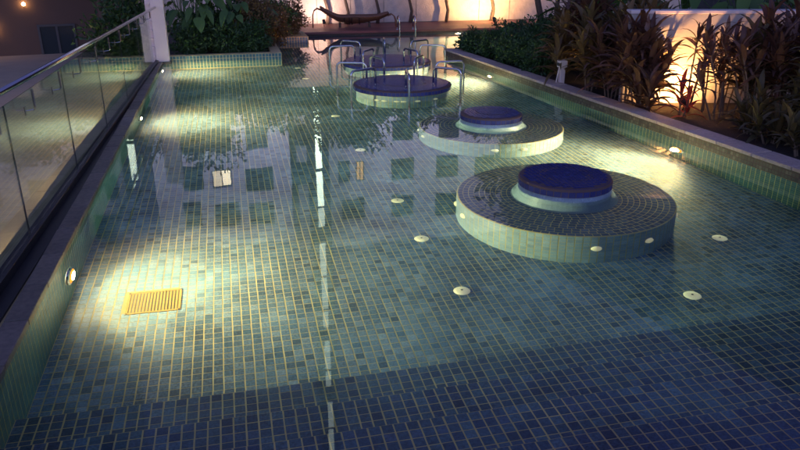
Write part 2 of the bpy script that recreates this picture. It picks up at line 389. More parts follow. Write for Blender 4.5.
for i in range(14):
    obj('bracket', br_me, bal, (0, .7 + i * 1.065, 0))

# walkway below the balustrade, brightened by unseen lamps added on the podium side
struct(MB().box(-9.5, -2.17, -4, 44, -2.0, -1.3).build('outer_walkway', M['tan_paving']))
for i in range(8):
    g = thing('walkway_lamp', 'small warm lamp on the podium side above the lower walkway', 'wall lamp', (-2.16, 3.5 + i * 3.1, -.45), 0, 'lamps along the lower walkway')
    bevel(MB().box(-.07, -.001, -.09, .09, -.05, .06).build('housing', M['dark_metal'], g), .01)
    MB().box(-.068, -.006, -.08, .08, -.056, -.051).build('lens', M['spot_lens'], g)
    spot(g, (-.10, 0, -.07), (-2.2, 0, -1.0), 150, R(168), .8, (1.0, .70, .38), .03)

# white slotted post at the end of the balustrade
po = thing('slotted_post', 'tall white post with slotted side where the balustrade ends', 'post', (-1.60, 18.02, .0), 0)
bevel(MB().box(-.12, .18, -.14, .14, .0, 3.0).build('shaft', M['white_paint'], po), .012)
MB().box(-.15, .21, -.17, .17, .0, .06).build('base_plate', M['dark_metal'], po)
MB().box(-.24, -.121, -.03, .12, .0, 3.0).build('back_strip', M['white_paint'], po)
for i in range(14):
    MB().box(-.235, -.13, -.12, -.031, .16 + i * .2, .21 + i * .2).build('rung', M['white_paint'], po)

# ---------------------------------------------------------------- round islands in the pool
def ring_tiles(name, c, r, z0, z1, mat, parent, size=TILE, r_top=None):
    n = int(2 * math.pi * r / size); cs = []; U = []; N = []; VV = []
    for j in range(max(1, int(round((z1 - z0) / size)))):
        for i in range(n):
            a = 2 * math.pi * (i + .5) / n
            f_ = (j + .5) / max(1, int(round((z1 - z0) / size))); rr = r if r_top is None else r_top + (r - r_top) * f_
            cs.append((c[0] + rr * math.cos(a), c[1] + rr * math.sin(a), z1 - (j + .5) * (z1 - z0) / max(1, int(round((z1 - z0) / size)))))
            U.append((-math.sin(a), math.cos(a), 0)); sl_ = 0 if r_top is None else (r - r_top) / (z1 - z0); q_ = math.hypot(1, sl_); N.append((math.cos(a) / q_, math.sin(a) / q_, sl_ / q_)); VV.append((-math.cos(a) * sl_ / q_, -math.sin(a) * sl_ / q_, 1 / q_))
    hv = (z1 - z0) / max(1, int(round((z1 - z0) / size))) / 2 - .003
    return tile_stuff(name, cs, np.array(U), np.array(VV), np.array(N), math.pi * (r if r_top is None else r_top) / n - (.005 if r_top is None else .0025), hv, M[mat], parent)
def disc_tiles(name, r0, r1, z, mat, parent, zfun=None, concentric=True):
    cs = []; U = []; V = []
    if concentric:
        k = int(round((r1 - r0) / .062)); dr = (r1 - r0) / k
        for j in range(k):
            r = r0 + (j + .5) * dr; n = max(3, int(2 * math.pi * r / .085)); off = random.random()
            for i in range(n):
                a = 2 * math.pi * (i + off) / n
                cs.append((r * math.cos(a), r * math.sin(a), z)); U.append((-math.sin(a), math.cos(a), 0)); V.append((-math.cos(a), -math.sin(a), 0))
        return tile_stuff(name, cs, np.array(U), np.array(V), (0, 0, 1), .0385, dr / 2 - .0035, M[mat], parent)
    q = .05
    for i in range(-40, 41):
        for j in range(-40, 41):
            if math.hypot(i * q, j * q) < r1 - .02: cs.append((i * q, j * q, zfun(math.hypot(i * q, j * q))))
    return tile_stuff(name, cs, (1, 0, 0), (0, 1, 0), (0, 0, 1), q / 2 - .002, q / 2 - .002, M[mat], parent, h=.0012, ins=.001)
def cap(parent, r, zt, zb, tile_rim=True):
    dome = [(0.001, zt + .012), (r * .5, zt + .009), (r * .8, zt + .002), (r - .03, zt - .006), (r - .012, zt - .012), (r, zt - .03), (r, zb), (r - .06, zb - .004), (r - .06, zb - .02)]
    zf = lambda q: zt + .012 - .016 * (q / r) ** 2
    c = MB().lathe(dome, 64).build('cap', M['grout_dark'], parent, False)
    disc_tiles('top_mosaic', 0, r - .04, zt, 'cap_tile', c, zf, False)
    n = int(2 * math.pi * r / .078)
    vs, fs = tile_arrays([(0, 0, 0)], (0, 1, 0), (0, 0, 1), (1, 0, 0), math.pi * r / n - .004, (zt - .032 - zb) / 2 - .004)
    me = np_mesh('rim_tile', vs, fs, M['cap_tile'])
    for i in range(n):
        a = 2 * math.pi * (i + .5) / n
        o = obj('rim_tile', me, c, (r * math.cos(a), r * math.sin(a), (zt - .032 + zb) / 2)); o.rotation_euler = (0, 0, a)
    # sloped border tiles between top and rim
    vs, fs = tile_arrays([(0, 0, 0)], (0, 1, 0), Vector((-.7, 0, .7)).normalized(), Vector((.7, 0, .7)).normalized(), math.pi * r / n - .004, .018, h=.002)
    me = np_mesh('border_tile', vs, fs, M['cap_tile'])
    for i in range(n):
        a = 2 * math.pi * (i + .5) / n
        o = obj('border_tile', me, c, ((r - .014) * math.cos(a), (r - .014) * math.sin(a), zt - .020)); o.rotation_euler = (0, 0, a)
    return c
def nozzle_part(parent, a, r, z):
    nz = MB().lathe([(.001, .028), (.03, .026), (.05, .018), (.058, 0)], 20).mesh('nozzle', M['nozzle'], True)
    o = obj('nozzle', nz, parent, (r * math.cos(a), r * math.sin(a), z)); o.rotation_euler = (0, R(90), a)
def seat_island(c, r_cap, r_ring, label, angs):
    t = thing('seat_island', label, 'pool seat', (c[0], c[1], ZF))
    b = MB().lathe([(r_ring, -.01), (r_ring, .66), (r_ring - .03, .675), (.3, .675)], 72).build('bench_ring', M['grout'], t)
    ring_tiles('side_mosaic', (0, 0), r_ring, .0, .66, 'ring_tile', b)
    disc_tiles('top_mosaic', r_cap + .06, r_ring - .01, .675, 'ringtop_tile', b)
    s = MB().lathe([(r_cap + .08, .67), (r_cap - .02, 1.02)], 64).build('pedestal', M['ring_tile'], t)
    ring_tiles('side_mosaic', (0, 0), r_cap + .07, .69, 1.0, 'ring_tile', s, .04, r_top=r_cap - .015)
    cap(t, r_cap, 1.10, 1.0)
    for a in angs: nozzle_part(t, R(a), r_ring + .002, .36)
    return t
seat_island((3.62, 7.03), .531, 1.235, 'round tiled bench island with navy cap, between the wall lamp and the steps', (165, 183, 260, 289, 120, 60, 10, 330))
seat_island((3.97, 10.40), .491, 1.147, 'round tiled bench island with navy cap, next to the platforms with grab rails', (165, 185, 253, 275, 120, 60, 10, 320))
def platform(c, r, label, gname, a0, angs):
    t = thing('massage_platform', label, 'pool platform', (c[0], c[1], ZF))
    s = MB().lathe([(r - .06, 0), (r - .06, 1.0)], 72).build('pedestal', M['grout'], t)
    ring_tiles('side_mosaic', (0, 0), r - .06, .0, .96, 'ring_tile', s)
    cap(t, r, 1.06, .96)
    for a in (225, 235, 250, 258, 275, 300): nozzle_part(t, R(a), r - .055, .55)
    me = None
    for a in angs:
        g = thing('grab_rail', gname, 'grab rail', (c[0], c[1], 0), R(a), gname)
        if me is None:
            ri, ro, zt, cr = r - .26, r + .34, .47, .09
            P = [(ri, 0, .09)]
            for k in range(7): w = math.pi - k * math.pi / 12; P.append((ri + cr + cr * math.cos(w), 0, zt - cr + cr * math.sin(w)))
            for k in range(7): w = math.pi / 2 - k * math.pi / 12; P.append((ro - cr + cr * math.cos(w), 0, zt - cr + cr * math.sin(w)))
            P.append((ro, 0, ZF + .004))
            me = MB().tube(P, .021, 12).mesh('tube', M['steel'], True)
            me2 = MB().lathe([(.048, .0), (.048, .008), (.024, .014)], 20).mesh('flange', M['steel'], True)
        obj('tube', me, g); obj('flange', me2, g, (ro, 0, ZF + .006)); obj('flange', me2, g, (ri, 0, .108))
    return t
platform((3.27, 13.55), .974, 'round navy tiled platform ringed by grab rails, nearer the bench islands', 'bent steel grab rail straddling the rim of the nearer navy platform', 0, [262 + 51.4 * k for k in range(7)])
platform((3.63, 16.6), 1.049, 'round navy tiled platform ringed by grab rails, nearer the far deck', 'bent steel grab rail straddling the rim of the platform near the deck', 0, [287 + 51.4 * k for k in range(7)])

# floor nozzles and the drain grate
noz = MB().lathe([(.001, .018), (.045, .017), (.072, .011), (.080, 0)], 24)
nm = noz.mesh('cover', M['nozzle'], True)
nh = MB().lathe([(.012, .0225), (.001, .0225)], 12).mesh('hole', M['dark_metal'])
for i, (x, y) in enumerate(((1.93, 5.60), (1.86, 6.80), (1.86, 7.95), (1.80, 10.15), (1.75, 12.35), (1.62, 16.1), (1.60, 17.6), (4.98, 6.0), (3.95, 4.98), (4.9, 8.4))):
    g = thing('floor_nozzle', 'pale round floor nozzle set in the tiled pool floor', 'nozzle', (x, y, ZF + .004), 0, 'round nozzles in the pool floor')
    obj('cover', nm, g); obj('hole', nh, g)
dr = thing('drain_grate', 'square brass drain grate on the lit pool floor', 'drain', ((drain_x[0] + drain_x[1]) / 2, (drain_y[0] + drain_y[1]) / 2, ZF))
dw, dh = .235, .195
dr.scale = (1, 1, .4)
f = MB()
f.box(-dw, dw, -dh, -dh + .022, 0, .016); f.box(-dw, dw, dh - .022, dh, 0, .016); f.box(-dw, -dw + .022, -dh + .022, dh - .022, 0, .016); f.box(dw - .022, dw, -dh + .022, dh - .022, 0, .016)
f.build('frame', M['brass'], dr)
MB().box(-dw + .022, dw - .022, -dh + .022, dh - .022, 0, .004).build('sump', M['dark_metal'], dr)
sl = MB().box(-.0086, .0086, -dh + .022, dh - .022, .004, .013).mesh('slat', M['brass'])
for i in range(15): obj('slat', sl, dr, (-.196 + i * .028, 0, 0))
sc_ = MB().lathe([(.009, .016), (.008, .0195), (.001, .020)], 10).mesh('screw', M['steel'], True)
for sx in (-1, 1):
    for sy in (-1, 1): obj('screw', sc_, dr, (sx * (dw - .011), sy * (dh - .011), 0))

# wall skimmer slot
sk = thing('skimmer_slot', 'dark skimmer slot in the planter wall above the waterline', 'skimmer', (-.62, YP, -.10))
MB().box(-.22, .22, -.012, .0, -.03, .03).build('frame', M['dark_metal'], sk); MB().box(-.20, .20, -.016, -.0125, -.018, .018).build('flap', M['window_dark'], sk)

# ---------------------------------------------------------------- underwater wall lamps
def pool_lamp(x, y, z, ang, label, power=1.0):
    """ang: heading of the beam in the plan"""
    g = thing('pool_lamp', label, 'pool lamp', (x, y, z), ang, 'warm lamps set in the pool walls')
    a = MB().lathe([(.14, .0), (.14, .02), (.12, .03), (.114, .022)], 28).build('bezel', M['steel'], g, True); a.rotation_euler = (0, R(90), 0)
    b = MB().lathe([(.001, .045), (.04, .043), (.068, .038)], 24).build('lens', M['pool_lens'], g, True); b.rotation_euler = (0, R(90), 0)
    c_ = MB().lathe([(.0685, .0375), (.09, .032), (.115, .024)], 28).build('reflector', M['pool_reflector'], g, True); c_.rotation_euler = (0, R(90), 0)  # glowing ring that imitates the lamp's orange glare
    spot(g, (.06, 0, 0), (1, 0, -.04), 1450 * power, R(146), 1.0, (1.0, .66, .29), .06)
    return g
ar = math.pi + math.atan(.083)
pool_lamp(XL + .002, 6.30, -.52, 0, 'glowing lamp in the pool wall below the balustrade beside the brass grate')
pool_lamp(XL + .002, 12.45, -.52, 0, 'glowing lamp in the pool wall halfway along the balustrade')
pool_lamp(XL + .002, 17.3, -.45, 0, 'glowing lamp in the pool wall at the foot of the white post', .6)
pool_lamp(EX(8.62) - .002, 8.62, -.50, ar, 'glowing lamp in the pool wall below the lit garden wall')
pool_lamp(EX(14.95) - .002, 14.95, -.50, ar, 'glowing lamp in the pool wall below the dark green hedge')
pool_lamp(7.45, YF - .002, -.30, -math.pi / 2, 'glowing lamp in the pool wall below the red deck')

# ---------------------------------------------------------------- far deck and wall
dk = struct(MB().box(-.5, 16, YF + .0, 25.6, -1.25, .06).build('far_deck', M['wicker_dark']))
nb = 18; bw = 2.6 / nb
bme = MB().box(-8.3, 8.3, -bw / 2 + .004, bw / 2 - .004, 0, .06).mesh('deck_board', M['deck_board'])
for i in range(nb): obj('deck_board', bme, dk, (7.7, YF - .04 + (i + .5) * bw, .061))
wb = struct(MB().box(-3, 18, 25.62, 25.9, -1.25, 2.1).build('back_wall', M['concrete']))
pn = MB().box(0, 1.18, -.03, 0, .13, 2.08).mesh('wall_panel', M['stone_wall'])
for i in range(17): obj('wall_panel', pn, wb, (-2.9 + i * 1.2, 25.62, 0))

# lounger on the deck: a wicker boat with curled ends
lg = thing('sun_lounger', 'brown wicker boat shaped lounger standing on the red deck', 'lounger', (4.2, 24.3, .12), R(-8))
hv, hf = [], []; NS, NC = 28, 9
def lz(u): return .20 + .10 * (2 * u - 1) ** 2 + .42 * max(0, .28 - u) ** 1.3 * 3.2 + .10 * max(0, u - .85) * 4
for i in range(NS + 1):
    u = i / NS; x = -1.15 + 2.3 * u; w = .42 * (1 - .55 * abs(2 * u - 1) ** 3)
    for j in range(NC + 1):
        s_ = -1 + 2 * j / NC
        hv.append((x, w * s_, lz(u) + .26 * s_ * s_ * (1 - .6 * abs(2 * u - 1)) - .10 * (1 - abs(2 * u - 1))))
for i in range(NS):
    for j in range(NC): a = i * (NC + 1) + j; hf.append((a, a + 1, a + NC + 2, a + NC + 1))
hb = MB().add(hv, hf).build('hull', M['wicker'], lg, True); sm = hb.modifiers.new('thick', 'SOLIDIFY'); sm.thickness = .035
for sgn in (-1, 1):
    MB().tube([hv[i * (NC + 1) + (0 if sgn < 0 else NC)] for i in range(NS + 1)], .022, 8).build('edge_rail', M['wicker'], lg, True)
for u in (.36, .46, .48, .60):
    i = int(u * NS); MB().tube([(p[0] + .05 * (k / NC - .5), p[1] * 1.01, p[2] - .03) for k, p in enumerate(hv[i * (NC + 1):(i + 1) * (NC + 1)])], .018, 6).build('strap', M['wicker_dark'], lg, True)
for ex, sx, z0 in ((-1.15, -1, lz(0)), (1.15, 1, lz(1))):
    for sy in (-.16, .16):
        MB().tube([(ex - sx * .03, sy, z0), (ex + sx * .10, sy, z0 + .05), (ex + sx * .20, sy, z0 - .02), (ex + sx * .25, sy, z0 - .16), (ex + sx * .26, sy, .0)], .02, 8).build('handle', M['wicker'], lg, True)
for x in (-.5, .5): MB().box(x - .04, x + .04, -.2, .2, 0, .14).build('foot', M['wicker_dark'], lg)

# ladder rails at the deck
for x in (5.42, 5.95):
    g = thing('ladder_rail', 'slim steel ladder rail rising from the water at the red deck', 'ladder rail', (x, YF - .12, 0), 0, 'pair of ladder rails at the deck')
    P = [(0, 0, -.9), (0, 0, .40)] + [(0, .16 - .16 * math.cos(w), .40 + .16 * math.sin(w)) for w in [k * math.pi / 8 for k in range(1, 9)]] + [(0, .32, .125)]
    MB().tube(P, .024, 10).build('tube', M['steel'], g, True)
    MB().lathe([(.05, .121), (.05, .132), (.026, .138)], 16, (0, .32)).build('flange', M['steel'], g, True)

# ---------------------------------------------------------------- garden wall beside the bed
wd = Vector((.97, -.23, 0)).normalized(); base = Vector((7.79, 10.47, .1))
gw = thing('garden_wall', 'pale rendered garden wall behind the red leaved shrubs', 'wall', tuple(base), math.atan2(wd.y, wd.x))
MB().box(-1.34, 8.5, 0, .2, -.05, 1.47).build('wall', M['garden_wall'], gw)
bevel(MB().box(-1.36, 8.54, -.02, .24, 1.471, 1.53).build('wall_cap', M['white_paint'], gw), .01)

def garden_spot(loc, rz, label, energy, size=R(120), up=.5, col=(1, .58, .24)):
    """spotlight on a stake; beam heads to local +y and up"""
    g = thing('garden_spotlight', label, 'spotlight', loc, rz)
    MB().tube([(0, 0, -.08), (0, 0, .10)], .012, 8).build('stake', M['dark_metal'], g)
    MB().box(-.05, .05, -.02, .02, .08, .12).build('bracket', M['dark_metal'], g)
    d = Vector((0, 1, up)).normalized(); c = Vector((0, 0, .15))
    MB().tube([c - d * .07, c - d * .06, c + d * .05, c + d * .07], [.03, .05, .055, .058], 16).build('housing', M['dark_metal'], g, True)
    MB().tube([c + d * .071, c + d * .074], [.05, .05], 16).build('lens', M['spot_lens'], g)
    spot(g, tuple(c + d * .085), tuple(c + d * 2), energy, size, col=col)
    return g
wz = math.atan2(wd.y, wd.x)
p = base + wd * -.5 + Vector((wd.y, -wd.x, 0)) * .58
garden_spot((p.x, p.y, .10), wz, 'black stake spotlight shining on the pale garden wall', 310, R(155), .55, (1, .47, .16))
garden_spot((6.75, 12.35, .10), R(-20), 'small black stake spotlight hidden among the red shrubs', 10, R(130), .8)
garden_spot((9.15, 24.1, .125), 0, 'black spotlight at the foot of the back wall behind the deck', 640, R(150), .8)
garden_spot((3.2, 24.6, .125), 0, 'dim black spotlight behind the wicker lounger', 130, R(150), .9, (1, .7, .6))
garden_spot((.80, 20.7, .10), R(-90), 'black stake spotlight under the leafy bush at the planter corner', 160, R(150), .5, (1, .40, .10))

# bollard
bo = thing('bollard_lamp', 'short pale bollard with hooded head on the coping edge', 'bollard', (6.17, 12.5, .10))
bevel(MB().prism([(-.05, -.05), (.05, -.05), (.05, .05), (-.05, .05)], 0, .36).build('post', M['white_paint'], bo), .01)
bevel(MB().box(-.085, .075, -.07, .07, .361, .49).build('head', M['white_paint'], bo), .012)
MB().tube([(-.12, -.02, 0), (-.10, -.02, .18), (-.07, -.02, .36)], .012, 8).build('conduit', M['white_paint'], bo)
MB().box(-.09, -.086, -.05, .05, .39, .45).build('lens', M['frame'], bo)

# ---------------------------------------------------------------- plants
def leaf_mesh(name, L, Wd, droop, mat, n=6, fold=.25, tipw=.05):
    """strap leaf along +x, arching down, folded along the midrib"""
    vs, fs = [], []
    x = z = 0.; ang = .25
    for i in range(n + 1):
        u = i / n; w = Wd * math.sin(math.pi * min(1, .12 + .88 * u) ** .85) * (1 if u < 1 else 0) + .002
        vs += [(x, -w / 2, z + fold * w), (x, 0, z), (x, w / 2, z + fold * w)]
        x += L / n * math.cos(ang); z += L / n * math.sin(ang); ang -= droop / n * (.5 + u)
    for i in range(n):
        a = 3 * i; fs += [(a, a + 1, a + 4, a + 3), (a + 1, a + 2, a + 5, a + 4)]
    me = D.meshes.new(name); me.from_pydata(vs, [], fs); me.materials.append(mat); me.shade_smooth(); return me
CORD = {k: [leaf_mesh('leaf', L, w, d, M[k]) for L, w, d in ((.44, .08, 1.1), (.52, .085, 1.5), (.38, .07, .7), (.58, .075, 1.9))] for k in ('leaf_red', 'leaf_bronze', 'leaf_crimson', 'leaf_tan', 'leaf_dark')}
def cordyline(x, y, h, ns, key, label, group, z0=.10, per=24, spread=.34, sc=1.2, zone=.48):
    g = thing('cordyline_shrub', label, 'shrub', (x, y, z0), random.uniform(0, 6.28), group)
    for s_ in range(ns):
        a = random.uniform(0, 6.28); hh = h * random.uniform(.5, 1.0); tx, ty = math.cos(a) * spread * random.random(), math.sin(a) * spread * random.random()
        b = (tx * .3, ty * .3, -.05); mid = (tx * .7 + random.uniform(-.05, .05), ty * .7, hh * .45); top = (tx * 1.3, ty * 1.3, hh * .82)
        MB().tube([b, mid, top], [.016, .013, .010], 6).build('stem', M['cane'], g)
        for l in range(per):
            u = l / per; o = obj('leaf', random.choice(CORD[key]), g)
            zz = hh * .82 - (1 - u) * zone * hh ** .5; f_ = max(0, min(1, (zz - mid[2]) / (top[2] - mid[2])))
            o.location = (mid[0] + (top[0] - mid[0]) * f_, mid[1] + (top[1] - mid[1]) * f_, zz)
            o.rotation_euler = (random.uniform(-.3, .3), -R(5 + 70 * u) + random.uniform(-.2, .2), l * 2.4 + random.uniform(-.3, .3))
            k = sc * random.uniform(.75, 1.15); o.scale = (k, k, k)
    return g
GRP = 'dark red cordylines before the garden wall'
for (x, y, h, ns) in ((8.2, 9.2, 1.5, 5), (7.9, 8.1, 1.35, 5), (8.6, 8.7, 1.5, 5), (8.3, 7.8, 1.4, 4), (7.75, 7.4, 1.2, 4), (9.2, 8.9, 1.5, 4), (8.5, 9.7, 1.55, 5), (9.0, 8.2, 1.5, 5), (7.3, 7.3, .9, 3), (8.6, 7.3, 1.4, 5), (8.0, 8.75, 1.3, 4), (8.3, 8.35, 1.5, 5), (8.1, 9.6, 1.5, 5), (9.4, 8.4, 1.6, 5), (8.9, 9.3, 1.6, 5)):
    cordyline(x, y, h * 1.12, ns, random.choice(['leaf_red', 'leaf_red', 'leaf_bronze']), 'dark strap leaved shrub crowding the unlit end of the garden wall', GRP)
for (x, y, h, ns) in ((6.5, 10.3, 1.45, 5), (6.42, 10.6, 1.4, 4), (6.45, 9.95, .9, 3), (6.62, 10.42, 1.5, 4)):
    cordyline(x, y, h, ns, 'leaf_red', 'dark red strap leaved shrub at the near end of the garden wall', 'cordylines at the end of the garden wall')
for (x, y, h, ns) in ((7.15, 9.95, 1.6, 3), (7.45, 9.85, 1.65, 3), (7.75, 9.85, 1.6, 4), (7.6, 9.5, 1.55, 3), (7.9, 9.3, 1.6, 4), (7.3, 9.3, 1.5, 3), (7.6, 8.9, 1.45, 4)):
    cordyline(x, y, h, ns, 'leaf_red', 'thin strap leaved shrub with bare canes silhouetted against the lit wall', 'cordylines before the lit patch of wall', per=11, spread=.5, sc=.85, zone=.26)
for (x, y, h, ns) in ((7.1, 8.35, .55, 3), (7.4, 8.2, .7, 3), (7.0, 7.8, .5, 3), (7.35, 7.7, .7, 3), (6.95, 7.2, .5, 3), (7.2, 6.9, .6, 3), (7.5, 7.0, .8, 3), (7.7, 8.0, .9, 4)):
    cordyline(x, y, h, ns, 'leaf_bronze', 'low bronze strap leaved shrub filling the bed behind the brown coping', 'low cordylines behind the coping', per=14, spread=.3, sc=.9, zone=.4)
cordyline(6.80, 9.55, .62, 2, 'leaf_crimson', 'small crimson leaved shrub glowing beside the stake spotlight', None, per=12, spread=.1, sc=.8)
GRP2 = 'bronze cordylines behind the bollard'
for (x, y, h, ns) in ((6.45, 11.1, 1.3, 4), (6.85, 11.5, 1.6, 5), (6.6, 12.1, 1.6, 5), (7.2, 12.2, 1.9, 5), (7.0, 13.0, 2.0, 5), (6.55, 13.3, 1.5, 4), (7.5, 13.4, 2.1, 5), (7.35, 11.4, 1.7, 5), (6.35, 11.7, 1.1, 4), (6.9, 10.95, 1.45, 4), (6.35, 12.9, 1.2, 4), (8.0, 13.0, 2.1, 5), (7.7, 12.0, 1.9, 5), (6.95, 14.0, 1.8, 4)):
    cordyline(x, y, h, ns, random.choice(['leaf_red', 'leaf_bronze', 'leaf_bronze', 'leaf_tan']), 'tall bronze strap leaved shrub crowded behind the bollard', GRP2)

def foliage(n, rx, ry, rz, c, size, seed, asp=.45, fill=.5):
    """leaf-sized bent quads spread through an uneven ellipsoid"""
    r = np.random.default_rng(seed)
    d = r.normal(size=(n, 3)); d /= np.linalg.norm(d, axis=1)[:, None]
    lob = 1 + .28 * np.sin(d[:, 0] * 5 + seed) * np.sin(d[:, 1] * 4 + seed * 2) + .2 * np.sin(d[:, 2] * 7 + seed * 3 + d[:, 0] * 3)
    rad = (r.uniform(fill, 1, n) ** .7) * lob
    P = d * rad[:, None] * np.array([rx, ry, rz]) + np.array(c)
    a = r.normal(size=(n, 3)) + d * .8; a /= np.linalg.norm(a, axis=1)[:, None]
    b = np.cross(a, r.normal(size=(n, 3))); b /= np.linalg.norm(b, axis=1)[:, None]
    L = size * r.uniform(.6, 1.3, (n, 1)); nn = np.cross(a, b)
    V = np.stack([P, P + a * L * .5 - b * L * asp * .5 + nn * L * .06, P + a * L - nn * L * .15, P + a * L * .5 + b * L * asp * .5 + nn * L * .06], 1).reshape(-1, 3)
    F = np.arange(n * 4).reshape(n, 4)
    return V, F
def bush(x, y, z, rx, ry, rz, n, mat, label, group, seed, size=.09, name='leafy_bush', cat='bush'):
    g = thing(name, label, cat, (x, y, z), 0, group)
    V, F = foliage(n, rx, ry, rz, (0, 0, rz * .95), size, seed); stuff(obj('foliage', np_mesh('foliage', V, F, M[mat]), g))
    st = MB()
    for k in range(5):
        a = k * 1.26 + seed; st.tube([(0, 0, -.04), (.3 * rx * math.cos(a), .3 * ry * math.sin(a), rz * .6), (.7 * rx * math.cos(a), .7 * ry * math.sin(a), rz * 1.3)], [.014, .01, .005], 6)
    st.build('stem', M['bark'], g); return g
HG = 'dark green bushes of the hedge'
for k, (x, y, s_) in enumerate(((6.05, 17.0, .38), (6.2, 16.2, .45), (6.3, 15.4, .45), (6.35, 14.6, .45), (6.4, 13.9, .42), (6.9, 16.7, .55), (7.1, 15.6, .6), (7.1, 14.7, .6), (7.7, 16.4, .6), (5.95, 17.4, .3))):
    bush(x, y, .10, s_ * .95, s_ * .9, s_ * .8, int(1500 * s_ / .4), 'leaf_dark', 'dense dark green bush of the low hedge behind the coping', HG, k + 3)
def big_leaf(name, L, Wd, mat):
    vs, fs = [], []; n = 7
    for i in range(n + 1):
        u = i / n; w = Wd * math.sin(math.pi * (u ** .75)) ** .8 + .004; x = L * u; z = -.35 * L * u * u
        vs += [(x, -w / 2, z + .12 * w), (x, 0, z), (x, w / 2, z + .12 * w)]
    for i in range(n):
        a = 3 * i; fs += [(a, a + 1, a + 4, a + 3), (a + 1, a + 2, a + 5, a + 4)]
    me = D.meshes.new(name); me.from_pydata(vs, [], fs); me.materials.append(M[mat]); me.shade_smooth(); return me
BIG = [big_leaf('leaf', .6, .32, 'leaf_mid'), big_leaf('leaf', .7, .26, 'leaf_mid'), big_leaf('leaf', .5, .30, 'leaf_mid')]
def broadleaf(x, y, z, h, n, label, group, sc=1.0):
    g = thing('broadleaf_plant', label, 'plant', (x, y, z), random.uniform(0, 6), group)
    for k in range(n):
        a = k * 2.4 + random.uniform(-.3, .3); r_ = random.uniform(.12, .42) * h; hh = h * random.uniform(.45, 1.0)
        tip = (r_ * math.cos(a), r_ * math.sin(a), hh)
        MB().tube([(0, 0, -.04), (tip[0] * .35, tip[1] * .35, hh * .6), tip], [.016, .012, .007], 6).build('stalk', M['leaf_mid'], g)
        o = obj('leaf', random.choice(BIG), g, tip); o.rotation_euler = (random.uniform(-.3, .3), R(random.uniform(0, 45)), a); s_ = sc * random.uniform(.7, 1.15); o.scale = (s_,) * 3
BG = 'broad leaved plants in the corner bed'
for (x, y, h, n) in ((-.8, 19.0, 1.5, 13), (-.5, 19.3, 1.8, 14), (.2, 18.8, 1.3, 12), (-.9, 20.2, 2.2, 14), (.3, 20.0, 2.0, 14), (-1.2, 20.9, 2.2, 12)):
    broadleaf(x, y, .10, h, n, 'broad leaved green plant rising from the corner bed by the white post', BG, .8)
LG = 'leafy bushes low in the corner bed'
for k, (x, y, s_) in enumerate(((-.9, 18.65, .42), (-.1, 18.7, .45), (.55, 18.75, .42), (.55, 19.6, .6), (-.6, 19.6, .6), (.4, 20.6, .7))):
    bush(x, y, .10, s_, s_, s_ * .9, int(1500 * s_ / .4), 'leaf_dark', 'dark leafy bush low in the corner bed by the skimmer slot', LG, k + 40, .11)
bush(.75, 19.35, .10, .52, .55, .75, 2600, 'leaf_tan', 'small leaved bush lit orange at the corner of the planter', None, 77, .09)
for k, (x, y, z, s_) in enumerate(((1.15, 20.4, .1, .5), (1.35, 21.75, .14, .5), (1.8, 22.1, .14, .48))):
    bush(x, y, z, s_, s_, s_ * 1.1, 2200, ('leaf_tan', 'leaf_mid', 'leaf_tan')[k], 'small leaved bush glowing orange where the corner bed meets the deck', 'orange lit bushes by the deck', 130 + k, .10)
GB = 'green plants behind the hedge'
for (x, y, h, n) in ((8.2, 15.2, 1.9, 14), (8.6, 14.2, 2.2, 14), (7.9, 14.2, 1.9, 12), (9.3, 15.2, 2.3, 14), (9.2, 13.2, 2.2, 14), (9.8, 12.2, 2.2, 14), (10.6, 11.4, 2.2, 14), (11.4, 10.9, 2.2, 12), (10.4, 12.8, 2.6, 14), (11.8, 11.8, 2.6, 14), (8.9, 16.4, 2.0, 12)):
    broadleaf(x, y, .10, h, n, 'broad leaved green plant growing beyond the hedge and garden wall', GB, 1.1)

def tree(x, y, z, h, cr, label, group, seed, fork=False, mat='leaf_dark', n=4500, zc=.72, lean=.0):
    r = random.Random(seed); g = thing('garden_tree', label, 'tree', (x, y, z), 0, group)
    tr_ = MB(); top = h * zc
    if fork:
        tr_.tube([(0, 0, -.1), (.0, 0, .25), (.05, 0, .45)], [.10, .09, .085], 10)
        tr_.tube([(.0, 0, .35), (-.22, .0, .8), (-.34, .05, 1.3), (-.2, .1, top)], [.085, .08, .075, .05], 10)
        tr_.tube([(.03, 0, .35), (.16, .0, .75), (.22, .05, 1.25), (.5, .1, top)], [.07, .055, .05, .035], 10)
    else:
        tr_.tube([(0, 0, -.1), (.05, .03, h * .25), (-.04 + lean * .5, .06, h * .5), (lean, 0, top)], [.045 * h ** .6, .038 * h ** .6, .03 * h ** .6, .018 * h ** .6], 10)
    for k in range(6):
        a = k * 1.05 + seed; tr_.tube([(lean * .6, 0, top * .75), (cr * .45 * math.cos(a), cr * .45 * math.sin(a), top), (cr * .75 * math.cos(a), cr * .75 * math.sin(a), top + h * .12)], [.03, .02, .01], 6)
    tr_.build('trunk', M['bark'], g, True)
    V, F = foliage(n, cr, cr, h * (1 - zc) * 1.15, (lean, 0, top + h * .05), .22, seed, .5, .25); stuff(obj('crown', np_mesh('crown', V, F, M[mat]), g))
tree(7.95, 17.05, .10, 4.2, 1.5, 'forked trunk tree rising behind the dark hedge', None, 5, True, n=3500)
TG = 'trees behind the back wall'
for k, (x, h) in enumerate(((-4.5, 4.6), (-1.5, 5.2), (1.6, 4.2), (4.6, 4.8), (8.0, 4.3), (11.2, 5.0), (14.6, 5.4), (18, 6.0))):
    tree(x, 28.5 + (k % 3) * .8, -.9, h + .9, 1.9, 'leafy garden tree behind the back wall of the deck', TG, 20 + k)
